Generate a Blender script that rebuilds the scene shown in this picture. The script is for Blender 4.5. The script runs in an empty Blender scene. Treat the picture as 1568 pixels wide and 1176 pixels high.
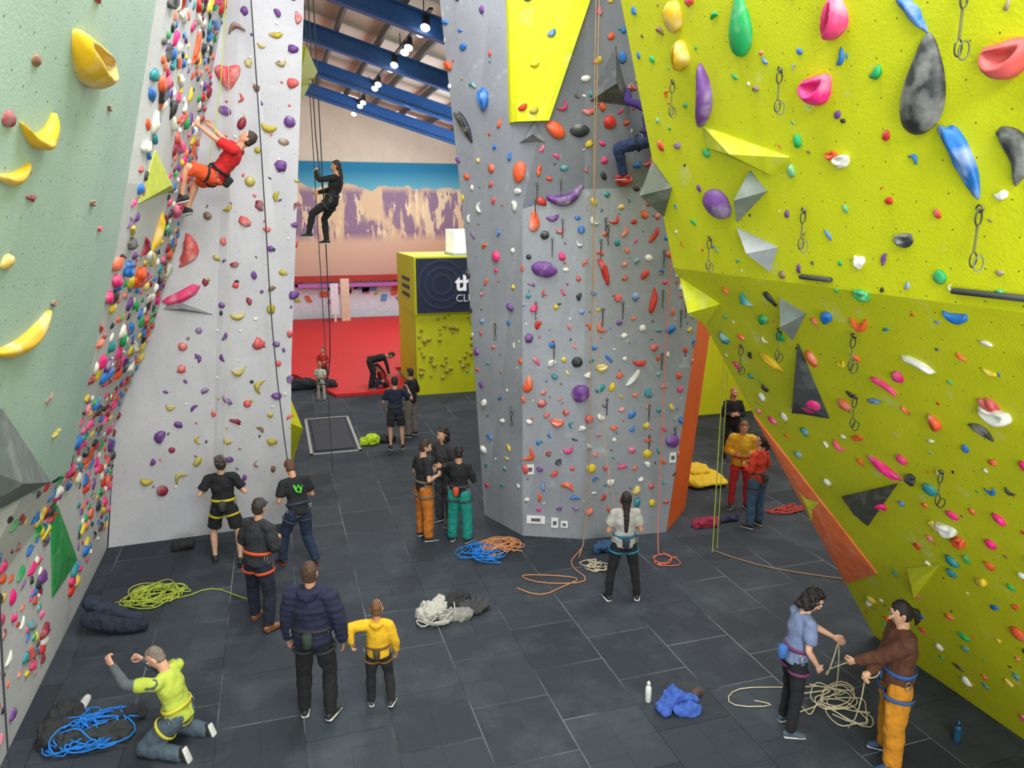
import bpy, bmesh, math, random
from mathutils import Vector, Matrix, noise
from mathutils.bvhtree import BVHTree
V=Vector
rng=random.Random(11)
sc=bpy.context.scene
sc.view_settings.view_transform='Standard'
COL=bpy.context.collection
def rad(a): return math.radians(a)
# ---------------------------------------------------------------- camera
cam=bpy.data.objects.new('camera',bpy.data.cameras.new('camera')); COL.objects.link(cam)
cam.location=(0,0,5.5); cam.rotation_euler=(rad(90-12.6),0,rad(-17.5))
cam.data.sensor_width=36; cam.data.lens=26.4; cam.data.clip_end=200
sc.camera=cam
# ---------------------------------------------------------------- materials
def lin(c): 
    out=[]
    for x in c[:3]:
        x/=255; out.append(x/12.92 if x<=.04045 else ((x+.055)/1.055)**2.4)
    return (*out,1)
class NT:
    def __init__(s,m):
        m.use_nodes=True; s.n=m.node_tree.nodes; s.l=m.node_tree.links; s.p=s.n['Principled BSDF']
    def add(s,t,**k):
        x=s.n.new(t)
        for a,b in k.items(): setattr(x,a,b)
        return x
    def link(s,a,b): s.l.new(a,b)
    def mix(s,f,a,b,mode='MIX'):
        x=s.add('ShaderNodeMix',data_type='RGBA',blend_type=mode)
        for i,vv in ((0,f),(6,a),(7,b)):
            if hasattr(vv,'links') : s.link(vv,x.inputs[i])
            else: x.inputs[i].default_value=vv
        return x.outputs[2]
    def noise(s,vec,scale,det=4,rough=.5,dim='3D'):
        x=s.add('ShaderNodeTexNoise',noise_dimensions=dim); x.inputs['Scale'].default_value=scale; x.inputs['Detail'].default_value=det; x.inputs['Roughness'].default_value=rough
        s.link(vec,x.inputs['Vector']); return x.outputs['Fac']
    def rng(s,v,a,b,c=0,d=1):
        x=s.add('ShaderNodeMapRange'); s.link(v,x.inputs[0])
        for i,q in enumerate((a,b,c,d)): x.inputs[i+1].default_value=q
        return x.outputs[0]
    def bump(s,h,st,dist=.01):
        x=s.add('ShaderNodeBump'); x.inputs['Strength'].default_value=st; x.inputs['Distance'].default_value=dist
        s.link(h,x.inputs['Height']); s.link(x.outputs[0],s.p.inputs['Normal'])
_mc={}
def simple(name,c,rough=.6,metal=0,chalk=0,emit=0,cloth=False):
    key=(name,tuple(c),rough)
    if key in _mc: return _mc[key]
    m=bpy.data.materials.new(name); t=NT(m)
    tc=t.add('ShaderNodeTexCoord').outputs['Object']
    nz=t.noise(tc,9 if not cloth else 14,3)
    d=[x*.72 for x in lin(c)[:3]]+[1]
    f=t.rng(nz,.35,.65,0,.55)
    col=t.mix(f,lin(c),d)
    if chalk:
        n2=t.noise(tc,5,3); col=t.mix(t.rng(n2,.5,.75,0,chalk),col,(.75,.74,.7,1))
    t.link(col,t.p.inputs['Base Color']); t.p.inputs['Roughness'].default_value=rough; t.p.inputs['Metallic'].default_value=metal
    if cloth: t.bump(t.noise(tc,120,2),.25,.004)
    if emit:
        t.p.inputs['Emission Color'].default_value=lin(c); t.p.inputs['Emission Strength'].default_value=emit
    _mc[key]=m; return m
def wallmat(name,c1,c2,dot=(40,40,45),chalk=.15,rough=.6,dots=True,dotr=.055,bump=.25,sc1=.7,da=.75):
    m=bpy.data.materials.new(name); t=NT(m)
    uv=t.add('ShaderNodeTexCoord').outputs['UV']
    col=t.mix(t.rng(t.noise(uv,sc1,6,.6),.35,.65),lin(c1),lin(c2))
    st=t.add('ShaderNodeMapping'); st.inputs['Scale'].default_value=(5,.6,1); t.link(uv,st.inputs[0])
    col=t.mix(t.rng(t.noise(st.outputs[0],1.1,5,.65),.55,.8,0,.25),col,[x*.6 for x in lin(c2)[:3]]+[1])
    col=t.mix(t.rng(t.noise(uv,2.2,8,.7),.6,.72,0,chalk),col,(.75,.75,.72,1))
    if dots:
        vo=t.add('ShaderNodeTexVoronoi',voronoi_dimensions='2D'); vo.inputs['Scale'].default_value=4.6; vo.inputs['Randomness'].default_value=.25
        t.link(uv,vo.inputs['Vector'])
        col=t.mix(t.rng(vo.outputs['Distance'],dotr*.7,dotr,da,0),col,lin(dot))
    t.link(col,t.p.inputs['Base Color']); t.p.inputs['Roughness'].default_value=rough
    t.bump(t.noise(uv,45,3),bump,.01)
    return m
# ---------------------------------------------------------------- mesh helpers
def make(name,verts,faces,mats,idx=None,smooth=False,uv=False,parent=None):
    me=bpy.data.meshes.new(name); me.from_pydata([tuple(v) for v in verts],[],faces)
    for m in mats: me.materials.append(m)
    if idx: me.polygons.foreach_set('material_index',idx)
    if smooth: me.polygons.foreach_set('use_smooth',[True]*len(me.polygons))
    if uv:
        L=me.uv_layers.new(name='UVMap')
        for p in me.polygons:
            n=p.normal; 
            u=V((0,0,1)).cross(n)
            if u.length<.05: u=V((1,0,0))
            u.normalize(); w=n.cross(u)
            for li in p.loop_indices:
                co=me.vertices[me.loops[li].vertex_index].co
                L.data[li].uv=(co.dot(u),co.dot(w))
    me.update()
    o=bpy.data.objects.new(name,me); COL.objects.link(o)
    if parent: o.parent=parent
    return o
def boxv(x0,x1,y0,y1,z0,z1):
    return [V((x,y,z)) for z in (z0,z1) for x,y in ((x0,y0),(x1,y0),(x1,y1),(x0,y1))],[(3,2,1,0),(4,5,6,7),(0,1,5,4),(1,2,6,5),(2,3,7,6),(3,0,4,7)]
class Buf:
    def __init__(s): s.v=[];s.f=[];s.m=[]
    def addvf(s,v,f,m=0):
        b=len(s.v); s.v+=v; s.f+=[tuple(i+b for i in q) for q in f]; s.m+=[m]*len(f)
    def box(s,a,m=0,rot=None): 
        v,f=boxv(*a); s.addvf(v,f,m)
    def obox(s,c,ax,ay,az,m=0):
        c=V(c);vs=[c+ax*i+ay*j+az*k for k in(-1,1) for i,j in((-1,-1),(1,-1),(1,1),(-1,1))]
        s.addvf(vs,[(3,2,1,0),(4,5,6,7),(0,1,5,4),(1,2,6,5),(2,3,7,6),(3,0,4,7)],m)
    def tube(s,pts,rd,side=None,seg=10,cap=1.0,m=0):
        pts=[V(p) for p in pts]; n=len(pts)
        if not isinstance(rd,(list)): rd=[rd]*n
        st=[]
        for i,p in enumerate(pts):
            t=(pts[min(i+1,n-1)]-pts[max(i-1,0)]).normalized()
            r=rd[i] if isinstance(rd[i],tuple) else (rd[i],rd[i]); st.append((p,r,t))
        def sh(e,sg):
            p,r,t=e; q=min(r)*cap
            return [(p+t*q*.94*sg,(r[0]*.36,r[1]*.36),t),(p+t*q*.66*sg,(r[0]*.76,r[1]*.76),t)]
        A=sh(st[0],-1); B=sh(st[-1],1); st=A+st+B[::-1]
        if side is None:
            d=(pts[-1]-pts[0]); side=V((1,0,0)) if abs(d.x)<.8*d.length else V((0,1,0))
        vs=[]
        for p,r,t in st:
            x=(side-t*side.dot(t))
            if x.length<1e-4: x=t.orthogonal()
            x.normalize(); y=t.cross(x)
            for k in range(seg):
                a=2*math.pi*k/seg; vs.append(p+x*math.cos(a)*r[0]+y*math.sin(a)*r[1])
        fs=[]
        for i in range(len(st)-1):
            for k in range(seg):
                k2=(k+1)%seg; fs.append((i*seg+k,i*seg+k2,(i+1)*seg+k2,(i+1)*seg+k))
        fs.append(tuple(range(seg))[::-1]); e=(len(st)-1)*seg; fs.append(tuple(e+k for k in range(seg)))
        s.addvf(vs,fs,m)
    def ring(s,c,ax,xd,rx,ry,th,tw=None,seg=16,m=0):
        ax=ax.normalized(); xd=(xd-ax*xd.dot(ax)).normalized(); yd=ax.cross(xd); tw=tw or th; vs=[];fs=[]
        for i in range(seg):
            a=2*math.pi*i/seg; o=(xd*math.cos(a)*rx+yd*math.sin(a)*ry); od=o.normalized()
            for k in range(6):
                b=2*math.pi*k/6; vs.append(c+o+od*math.cos(b)*th+ax*math.sin(b)*tw)
        for i in range(seg):
            for k in range(6):
                j=(i+1)%seg; l=(k+1)%6; fs.append((i*6+k,j*6+k,j*6+l,i*6+l))
        s.addvf(vs,fs,m)
def remesh(B,vox,smooth=3,amp=0,fr=9,fn=None):
    me=bpy.data.meshes.new('tmp'); me.from_pydata([tuple(v) for v in B.v],[],B.f)
    ob=bpy.data.objects.new('tmp',me); COL.objects.link(ob)
    md=ob.modifiers.new('r','REMESH'); md.mode='VOXEL'; md.voxel_size=vox
    if smooth:
        sm=ob.modifiers.new('s','SMOOTH'); sm.factor=.5; sm.iterations=smooth
    dg=bpy.context.evaluated_depsgraph_get(); m2=bpy.data.meshes.new_from_object(ob.evaluated_get(dg))
    vs=[v.co.copy() for v in m2.vertices]; ns=[v.normal.copy() for v in m2.vertices]
    fs=[tuple(p.vertices) for p in m2.polygons]
    if amp:
        for i,n in enumerate(ns):
            c=vs[i]; vs[i]=c+n*(noise.noise(c*fr)+.5*noise.noise(c*fr*2.3))*amp
    if fn:
        vs=[fn(c,n) for c,n in zip(vs,ns)]
    bpy.data.objects.remove(ob); bpy.data.meshes.remove(me); bpy.data.meshes.remove(m2)
    return vs,fs
# ---------------------------------------------------------------- people
def Rz(a): return Matrix.Rotation(rad(a),3,'Z')
def Rx(a): return Matrix.Rotation(rad(a),3,'X')
def Ry(a): return Matrix.Rotation(rad(a),3,'Y')
def ik(p,q,l1,l2,h):
    d=q-p; L=min(max(d.length,abs(l1-l2)+.02),(l1+l2)*.995); d.normalize(); e=p+d*L
    a=(l1*l1-l2*l2+L*L)/(2*L); hh=math.sqrt(max(l1*l1-a*a,1e-6)); h=V(h); pr=(h-d*h.dot(d))
    if pr.length<1e-3: pr=d.orthogonal()
    return p+d*a+pr.normalized()*hh, e
STAND=[((-.10,.03,-1),(-.02,-.05,-1)),((.10,.03,-1),(.02,-.05,-1))]
BELAY=[((-.35,-.12,-1),(.45,.85,.05)),((.35,-.12,-1),(-.45,.85,.05))]
def person(name,at,yaw,H,top,bottom,hair=(45,32,28),hs='short',skin=(205,150,120),sleeve='short',length='long',shoe=(40,40,45),sole=(200,200,200),
           harness=None,lean=0,sl=0,twist=0,head=(0,0),arms=BELAY,legs=STAND,ground='feet',fem=False,jacket=0,baggy=0,puffer=False,hood=False,vox=.013,cap=None,beard=False,chalk=None,curl=40,undersleeve=None,feet=None,headscale=1.0,logo=None,slim=1.0):
    s=H/1.75; Rw=Rz(yaw); mats=[];vv=[];ff=[];mm=[]
    def mi(m):
        if m not in mats: mats.append(m)
        return mats.index(m)
    def put(vf,m):
        b=len(vv); k=mi(m); vv.extend(vf[0]); ff.extend([tuple(i+b for i in q) for q in vf[1]]); mm.extend([k]*len(vf[1]))
    def raw(B,m): put((B.v,B.f),m)
    S=Rz(twist)@Rx(-lean)@Ry(sl); X,Yv,Z=V((1,0,0)),V((0,1,0)),V((0,0,1))
    u,r,f=S@Z,S@X,S@Yv; pel=V((0,0,0))
    sw=(.16 if fem else .18)*slim
    Rp=Rx(-lean*.35); pr=Rp@X; pu=Rp@Z
    hips=[pel-pr*.088*s*slim-pu*.03*s,pel+pr*.088*s*slim-pu*.03*s]
    tl,hl=.425*s,.415*s
    kn=[None]*2;an=[None]*2
    offs=V(at) if ground=='none' else None
    def toloc(q): return Rw.transposed()@(V(q)-offs)
    for i in range(2):
        L=legs[i]
        if isinstance(L,dict): kn[i],an[i]=ik(hips[i],toloc(L['t']),tl,hl,L['h'])
        else:
            kn[i]=hips[i]+V(L[0]).normalized()*tl; an[i]=kn[i]+V(L[1]).normalized()*hl
    if ground=='feet':
        lo=min(a.z for a in an)-.085*s; mid=(an[0]+an[1])/2; mid=Rw@V((mid.x,mid.y,0))
        offs=V((at[0],at[1],(at[2] if len(at)>2 else 0)-lo))-V((mid.x,mid.y,0))
    elif ground=='knees':
        lo=min(k.z for k in kn)-.065*s; offs=V((at[0],at[1],-lo))
    elif ground=='seat':
        offs=V((at[0],at[1],(at[2] if len(at)>2 else 0)+.13*s))
    nb=pel+u*.50*s; ch=pel+u*.30*s
    Hm=S@Rz(head[1])@Rx(head[0]); hu,hf,hr=Hm@Z,Hm@Yv,Hm@X; q=s*headscale
    hc=nb+u*.045*s+hu*.125*q+hf*.015*q
    sho=[pel+u*.445*s-r*sw*s,pel+u*.445*s+r*sw*s]
    el=[None]*2;wr=[None]*2
    for i in range(2):
        A=arms[i]
        if isinstance(A,dict): el[i],wr[i]=ik(sho[i],toloc(A['t']),.29*s,.26*s,A['h'])
        else:
            el[i]=sho[i]+(V(A[0]).normalized())*.29*s; wr[i]=el[i]+(V(A[1]).normalized())*.25*s
    hipw=(.165 if fem else .155)*slim; wa=(.118 if fem else .135)*slim
    # body (continuous)
    B=Buf()
    B.tube([pel-u*.07*s,pel+u*.05*s,pel+u*.17*s,pel+u*.31*s,pel+u*.42*s],[(hipw*s*.8,.10*s),(hipw*s,.105*s),(wa*s,.09*s),(.15*s*slim,.105*s),(.13*s*slim,.085*s)],r,14,.6)
    B.tube([sho[0],pel+u*.455*s,sho[1]],[.05*s,.06*s,.05*s],f)
    B.tube([nb-u*.05*s,hc-hu*.06*q],[.058*s,.05*s],r)
    for i in range(2):
        B.tube([sho[i],(sho[i]*.6+el[i]*.4),el[i]],[.05*s,.047*s,.037*s],f)
        B.tube([el[i],el[i]*.7+wr[i]*.3,wr[i]],[.038*s,.039*s,.026*s],f)
        B.tube([hips[i],hips[i]*.6+kn[i]*.4,kn[i]],[.088*s,.08*s,.053*s],r)
        cb=kn[i]*.7+an[i]*.3
        B.tube([kn[i],cb,an[i]*.8+kn[i]*.2,an[i]],[.053*s,.056*s,.037*s,.036*s],r)
    SK=simple('skin',skin,.5)
    put(remesh(B,vox,3),SK)
    # head
    B=Buf()
    B.tube([hc-hu*.105*q+hf*.028*q,hc-hu*.06*q+hf*.012*q,hc-hu*.01*q,hc+hu*.045*q-hf*.004*q,hc+hu*.075*q-hf*.006*q],[(.035*q,.04*q),(.06*q,.073*q),(.073*q,.088*q),(.074*q,.092*q),(.06*q,.075*q)],hr,14,.8)
    B.tube([nb-u*.02*s,hc-hu*.06*q-hf*.02*q],[.056*s,.052*s],r)
    B.tube([hc+hu*.008*q+hf*.084*q,hc-hu*.03*q+hf*.102*q],[.008*q,.015*q],hr,8)
    for sg in(-1,1):
        B.tube([hc-hu*.03*q+hr*.073*q*sg-hf*.008*q,hc+hu*.015*q+hr*.08*q*sg-hf*.014*q],[(.008*q,.014*q),(.009*q,.02*q)],hr,8)
    put(remesh(B,max(.007,vox*.6),1),SK)
    W=simple('eye_white',(235,232,228),.3);DK=simple('eye_iris',(30,22,20),.3);LP=simple('lips',(165,85,80),.5)
    HR=simple('hair',hair,.7)
    for sg in(-1,1):
        e=hc+hr*.031*q*sg+hu*.008*q+hf*.079*q
        B=Buf();B.tube([e-hr*.006*q,e+hr*.006*q],[.0105*q]*2,hu,8);raw(B,W)
        B=Buf();B.tube([e+hf*.007*q,e+hf*.0095*q],[.005*q]*2,hu,6);raw(B,DK)
        B=Buf();B.tube([e+hu*.02*q-hr*.014*q+hf*.006*q,e+hu*.022*q+hr*.014*q+hf*.006*q],[.004*q]*2,hu,6);raw(B,HR)
    B=Buf();B.tube([hc-hu*.058*q-hr*.02*q+hf*.078*q,hc-hu*.06*q+hf*.086*q,hc-hu*.058*q+hr*.02*q+hf*.078*q],[.004*q,.007*q,.004*q],hu,6);raw(B,LP)
    # hair
    B=Buf()
    gx=.004 if hs in('bald','buzz') else .012
    B.tube([hc-hu*.035*q-hf*.038*q,hc+hu*.03*q-hf*.022*q,hc+hu*.078*q-hf*.008*q],[((.062+gx)*q,(.055+gx)*q),((.072+gx)*q,(.078+gx)*q),((.058+gx)*q,(.073+gx)*q)],hr,14,.8)
    if hs=='long' or hs=='braid':
        B.tube([hc-hf*.06*q,nb-f*.10*s+hu*.02,pel+u*.36*s-f*.135*s,pel+u*.2*s-f*.13*s],[(.07*q,.05*q),(.05*q,.035*q),(.04*q,.03*q),(.025*q,.022*q)],hr,10)
    if hs=='ponytail':
        B.tube([hc+hu*.03*q-hf*.09*q,hc-hf*.14*q,hc-hu*.08*q-hf*.14*q,hc-hu*.13*q-hf*.12*q],[.025*q,.038*q,.032*q,.015*q],hr,8)
    if hs=='curly':
        for k in range(16):
            a=k*2.4; p=hc+hu*(.09-.014*k)*q+hr*math.cos(a)*.065*q+hf*(math.sin(a)*.05-.045)*q
            B.tube([p,p+hu*.01],[.045*q]*2,hr,8)
    put(remesh(B,max(.009,vox*.7),2,(.016 if hs=='curly' else .007)*q,30),HR)
    if beard:
        B=Buf();B.tube([hc-hu*.06*q+hr*.055*q+hf*.03*q,hc-hu*.095*q+hf*.06*q,hc-hu*.06*q-hr*.055*q+hf*.03*q],[.018*q,.03*q,.018*q],hu,8);put(remesh(B,.009,1,.003,40),HR)
    if cap:
        C=simple('cap_cloth',cap,.85,cloth=True);B=Buf()
        B.tube([hc+hu*.045*q-hf*.004*q,hc+hu*.085*q-hf*.006*q],[(.092*q,.108*q),(.074*q,.088*q)],hr,14,.7)
        B.tube([hc+hu*.05*q+hf*.09*q,hc+hu*.04*q+hf*.15*q],[(.07*q,.01*q),(.05*q,.008*q)],hr,10);raw(B,C)
    # top
    g=.016+jacket
    T=simple('top_cloth',top,.9,cloth=True);B=Buf()
    B.tube([pel-u*.07*s,pel+u*.05*s,pel+u*.17*s,pel+u*.31*s,pel+u*.42*s,pel+u*.47*s],[((hipw+g)*s,(.108+g)*s),((hipw+g)*s,(.108+g)*s),((wa+g+.008)*s,(.095+g)*s),((.152*slim+g)*s,(.108+g)*s),((.135*slim+g)*s,(.09+g)*s),((.08+g)*s,(.065+g)*s)],r,16,.25)
    B.tube([sho[0]-u*.005,pel+u*.455*s,sho[1]-u*.005],[(.055+g*.8)*s]*3,f)
    B.tube([nb-u*.06*s,nb-u*.005*s],[(.066+jacket*.6)*s]*2,r,12,.2)
    for i in range(2):
        if sleeve=='long' or undersleeve:
            Bs=Buf() if undersleeve else B
            Bs.tube([sho[i],sho[i]*.5+el[i]*.5,el[i]],[(.052+g)*s,(.048+g)*s,(.042+g*.8)*s],f,12,.5)
            Bs.tube([el[i],el[i]*.5+wr[i]*.5,wr[i]],[(.042+g*.8)*s,(.038+g*.7)*s,(.03+g*.5)*s],f,12,.2)
            if undersleeve: put(remesh(Bs,vox,2,.004*s,14),simple('undersleeve',undersleeve,.9,cloth=True))
        if sleeve!='long':
            k=.7 if sleeve=='short' else .25
            B.tube([sho[i],sho[i]*(1-k)+el[i]*k],[(.056+g)*s,(.056+g)*s],f,12,.2)
    if hood: B.tube([nb-f*.10*s-r*.07*s,nb-f*.12*s-u*.03*s,nb-f*.10*s+r*.07*s],[.04*s,.06*s,.04*s],u,10)
    fn=None
    if puffer:
        def fn(c,n): return c+n*.009*abs(math.sin((c-pel).dot(u)*math.pi/.075))
    put(remesh(B,vox,3,.014*s,8,fn),T)
    if logo:
        B=Buf(); c0=pel+u*.33*s-f*(.118+g)*s
        pts=[(-.07,.06),(-.03,.0),(.0,.05),(.03,-.02),(.07,.04),(.02,-.07),(-.04,-.04),(-.07,.06)]
        B.tube([c0+r*a*s+u*b*s-f*.006 for a,b in pts],[(.016*s,.008)]*len(pts),u,6);raw(B,simple('shirt_print',logo,.7))
    # bottom
    Bm=simple('trouser_cloth',bottom,.9,cloth=True);B=Buf(); g2=.012+baggy
    B.tube([pel-pu*.08*s,pel+u*.02*s,pel+u*.09*s],[((hipw-.01)*s,.108*s),((hipw+.012)*s,.115*s),((hipw-.01)*s,.108*s)],pr,14,.4)
    for i in range(2):
        if length=='shorts':
            e=hips[i]*.2+kn[i]*.8; B.tube([hips[i],e],[(.092+g2)*s,(.085+g2*1.5)*s],pr,12,.15)
        else:
            B.tube([hips[i],hips[i]*.5+kn[i]*.5,kn[i]],[(.09+g2*.7)*s,(.078+g2)*s,(.057+g2)*s],pr,12)
            e=an[i] if length=='long' else kn[i]*.5+an[i]*.5
            B.tube([kn[i],kn[i]*.65+an[i]*.35,e],[(.057+g2)*s,(.057+g2)*s,(.042+g2*1.1)*s],pr,12,.2)
    put(remesh(B,vox,2,.015*s,9),Bm)
    # shoes
    SH=simple('shoe',shoe,.6);SO=simple('shoe_sole',sole,.6)
    for i in range(2):
        fd=V(feet[i]) if feet else V((-.25 if i==0 else .25,1,0)); fd.normalize()
        sd=(an[i]-kn[i]).normalized(); up=(-sd) if abs(fd.z)>.2 else Z; up=(up-fd*up.dot(fd)).normalized(); si=fd.cross(up)
        a=an[i];B=Buf()
        B.tube([a-fd*.045*s-up*.035*s,a+fd*.03*s-up*.03*s,a+fd*.10*s-up*.048*s,a+fd*.155*s-up*.055*s],[(.036*s,.04*s),(.042*s,.045*s),(.046*s,.032*s),(.04*s,.024*s)],si,10)
        B.tube([a+up*.01*s,a-up*.03*s],[.042*s,.045*s],si,10)
        put(remesh(B,.01,2),SH)
        B=Buf();B.tube([a-fd*.055*s-up*.073*s,a+fd*.06*s-up*.073*s,a+fd*.165*s-up*.073*s],[(.04*s,.012*s),(.045*s,.012*s),(.04*s,.012*s)],si,10);raw(B,SO)
    # hands
    for i in range(2):
        d=(wr[i]-el[i]).normalized(); md=(r if i==0 else -r)
        p=md-d*md.dot(d)
        if p.length<.2: p=-Z-d*(-Z).dot(d)
        p.normalize(); l=d.cross(p); w0=wr[i]; B=Buf()
        B.tube([w0-d*.01*s,w0+d*.03*s,w0+d*.08*s],[(.024*s,.018*s),(.036*s,.015*s),(.040*s,.012*s)],l,10,.8)
        for k,(o,ln) in enumerate(((-.030,.066),(-.010,.075),(.010,.070),(.030,.056))):
            c=w0+d*.082*s+l*o*s; ang=0;pts=[c-d*.01*s]
            for j,fr in enumerate((.42,.33,.25)):
                ang+=curl*(.6 if j==0 else 1); dd=d*math.cos(rad(ang))+p*math.sin(rad(ang)); c=c+dd*ln*fr*s; pts.append(c)
            B.tube(pts,[.0095*s,.0088*s,.008*s,.007*s],l,6)
        tsg=1 if l.dot(f+u*.3)>0 else -1
        tb=w0+d*.025*s+l*tsg*.028*s
        B.tube([tb,tb+d*.025*s+l*tsg*.022*s+p*.012*s,tb+d*.052*s+l*tsg*.026*s+p*.028*s],[.0125*s,.0105*s,.009*s],p,6)
        raw(B,SK)
    if harness:
        HC=simple('harness_webbing',harness,.8);B=Buf()
        B.ring(pel+u*.10*s,u,r,(wa+g+.028)*s,(.10+g+.014)*s,.010*s,.024*s,20)
        for i in range(2):
            dd=(kn[i]-hips[i]).normalized(); B.ring(hips[i]+dd*.13*s,dd,pr,(.098+g2)*s,(.098+g2)*s,.009*s,.02*s,16)
        B.tube([pel+u*.08*s+f*.15*s,pel-u*.03*s+f*.15*s],[.014*s]*2,r,6)
        raw(B,HC)
        MT=simple('carabiner_metal',(170,172,178),.35,.8);B=Buf()
        for sg,dz in((-1,0),(1,0),(-.7,.02),(.8,.01)):
            B.ring(pel+u*(.02+dz)*s+r*(.175+g)*s*sg-f*.03*s,r,u,.05*s,.026*s,.006*s,None,10)
        raw(B,MT)
        if chalk:
            B=Buf();c0=pel+u*.06*s-f*(.15+g)*s; B.tube([c0+u*.03*s,c0-u*.09*s],[.055*s,.048*s],r,10,.4);raw(B,simple('chalk_bag',chalk,.9))
    vw=[Rw@c+offs for c in vv]
    make(name,vw,ff,mats,mm,smooth=True)
    return dict(pel=Rw@(pel+f*.17*s+u*.05*s)+offs,h=[Rw@(wr[i]+(wr[i]-el[i]).normalized()*.07*s)+offs for i in range(2)])

b1=person('climber_belaying_man',(-1.0,12.1),-5,1.84,(28,29,33),(26,27,31),hair=(60,50,45),cap=(95,95,98),length='shorts',harness=(200,180,50),head=(18,15),
   legs=[((-.26,.15,-1),(0,-.1,-1)),((.26,-.2,-1),(.05,-.35,-1))],arms=[((-.6,-.2,-1),(.5,.8,.3)),((.6,-.2,-1),(-.5,.8,.1))],chalk=(60,60,60),sole=(60,60,60),skin=(215,170,145))
b2=person('climber_green_logo_man',(.10,11.75),22,1.80,(30,31,36),(38,52,80),hair=(90,60,45),hs='short',harness=(50,60,80),head=(-25,0),lean=15,
   legs=[((-.3,.38,-1),(-.1,.05,-1)),((.05,.05,-1),(.15,-.5,-1))],logo=(90,215,60),baggy=.012,sole=(180,60,50))
b3=person('climber_grey_sweater_man',(-.46,9.98),-42,1.82,(44,46,52),(30,36,52),hair=(50,40,35),cap=(58,60,66),sleeve='long',harness=(225,90,50),jacket=.016,baggy=.014,lean=8,
   shoe=(150,95,60),sole=(120,80,55),head=(2,8),legs=[((-.18,.12,-1),(-.05,.05,-1)),((.2,.0,-1),(.1,-.25,-1))])
b4=person('father_navy_jacket',(.155,7.74),-20,1.87,(30,34,62),(24,25,30),hair=(75,52,40),sleeve='long',jacket=.03,puffer=True,hood=True,harness=(40,42,48),
   arms=[((-.28,.0,-1),(-.1,.25,-1)),{'t':(.47,7.72,.93),'h':(.6,-.5,0)}],baggy=.01,chalk=(45,60,50),legs=[((-.1,.05,-1),(-.02,-.05,-1)),((.12,.12,-1),(.05,-.3,-1))],sole=(210,210,210),curl=25)
b5=person('boy_yellow_hoodie',(.86,7.72),-14,1.27,(228,178,35),(30,31,36),hair=(110,75,50),hs='buzz',sleeve='long',jacket=.024,hood=True,harness=(120,85,40),headscale=1.22,slim=.92,
   arms=[{'t':(.56,7.72,.86),'h':(-.6,-.4,0)},((.35,0,-1),(.05,.3,-1))],legs=[((-.12,.0,-1),(-.02,-.05,-1)),((.16,.15,-1),(.1,-.45,-1))],baggy=.01,chalk=(70,60,45),shoe=(55,60,75),sole=(230,230,230))
b6=person('kneeling_man_lime_shirt',(-1.25,7.70),62,1.74,(180,195,75),(75,90,105),hair=(120,108,98),hs='buzz',undersleeve=(85,92,98),ground='knees',lean=12,head=(-24,10),
   arms=[((-.35,.8,.1),(.1,.55,.75)),((.25,.75,-.45),(-.1,.85,.45))],legs=[((-.3,.75,-.72),(0,-1,-.05)),((.3,.65,-.75),(0,-1,-.05))],feet=[(0,-.35,-1),(0,-.35,-1)],harness=(200,190,60),baggy=.02,skin=(220,165,140),curl=60)
b7=person('climber_bearded_man',(2.22,12.12),-75,1.80,(32,33,37),(190,110,35),hair=(60,40,30),beard=True,harness=(110,100,90),baggy=.022,head=(-15,-15),skin=(215,165,140))
b8=person('bystander_man',(2.72,12.68),120,1.82,(52,52,56),(55,58,62),hair=(30,25,24),hs='curly',sleeve='long',head=(-5,0),jacket=.015,baggy=.015)
b9=person('climber_teal_trousers',(2.78,11.81),-35,1.72,(28,29,34),(20,135,125),hair=(30,25,24),sleeve='long',fem=True,baggy=.03,harness=(60,60,60),chalk=(200,80,50),
   arms=[((-.3,.5,-.8),(.2,.7,.7)),((.35,.2,-1),(-.4,.9,.2))],head=(-10,15))
b10=person('belaying_woman_long_hair',(4.58,9.13),-15,1.71,(172,170,166),(26,27,32),hair=(38,28,26),hs='braid',fem=True,harness=(30,110,140),head=(22,0),
   legs=[((-.2,.0,-1),(-.12,-.05,-1)),((.2,.0,-1),(.12,-.05,-1))],arms=[((-.3,-.1,-1),(.5,.8,.2)),((.3,-.1,-1),(-.5,.8,.35))],sleeve='short',chalk=(45,50,70),sole=(235,235,235),curl=60)
b11=person('woman_blue_tshirt',(5.05,5.99),-98,1.69,(118,132,170),(28,29,34),hair=(28,22,22),hs='curly',fem=True,harness=(110,50,95),head=(-32,-8),lean=6,headscale=1.05,
   arms=[{'t':(5.60,5.95,1.0),'h':(0,-.3,-1)},((.25,-.15,-1),(-.1,.55,-.8))],chalk=(60,110,180),legs=[((-.1,.1,-1),(-.02,-.08,-1)),((.1,-.05,-1),(.02,-.12,-1))],shoe=(70,90,100),skin=(225,175,150))
b12=person('man_brown_fleece',(5.74,5.25),62,1.81,(92,55,40),(205,135,30),hair=(30,24,22),hs='ponytail',sleeve='long',jacket=.02,baggy=.026,harness=(50,90,150),head=(-14,0),
   arms=[{'t':(5.36,5.50,1.06),'h':(-.2,-.5,-1)},{'t':(5.46,5.35,1.02),'h':(.3,-.5,-1)}],shoe=(40,70,110),skin=(215,165,135),curl=65,legs=[((-.14,.06,-1),(-.02,-.05,-1)),((.14,-.02,-1),(.02,-.05,-1))])
person('bystander_navy_tshirt',(2.57,17.4),-5,1.80,(35,42,66),(38,38,42),hair=(40,32,28),length='shorts',arms=[((-.3,.3,-.9),(.3,.6,.7)),((.6,.1,-.6),(-.3,.4,.9))],vox=.018,harness=(60,60,60),skin=(215,165,140))
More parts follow.
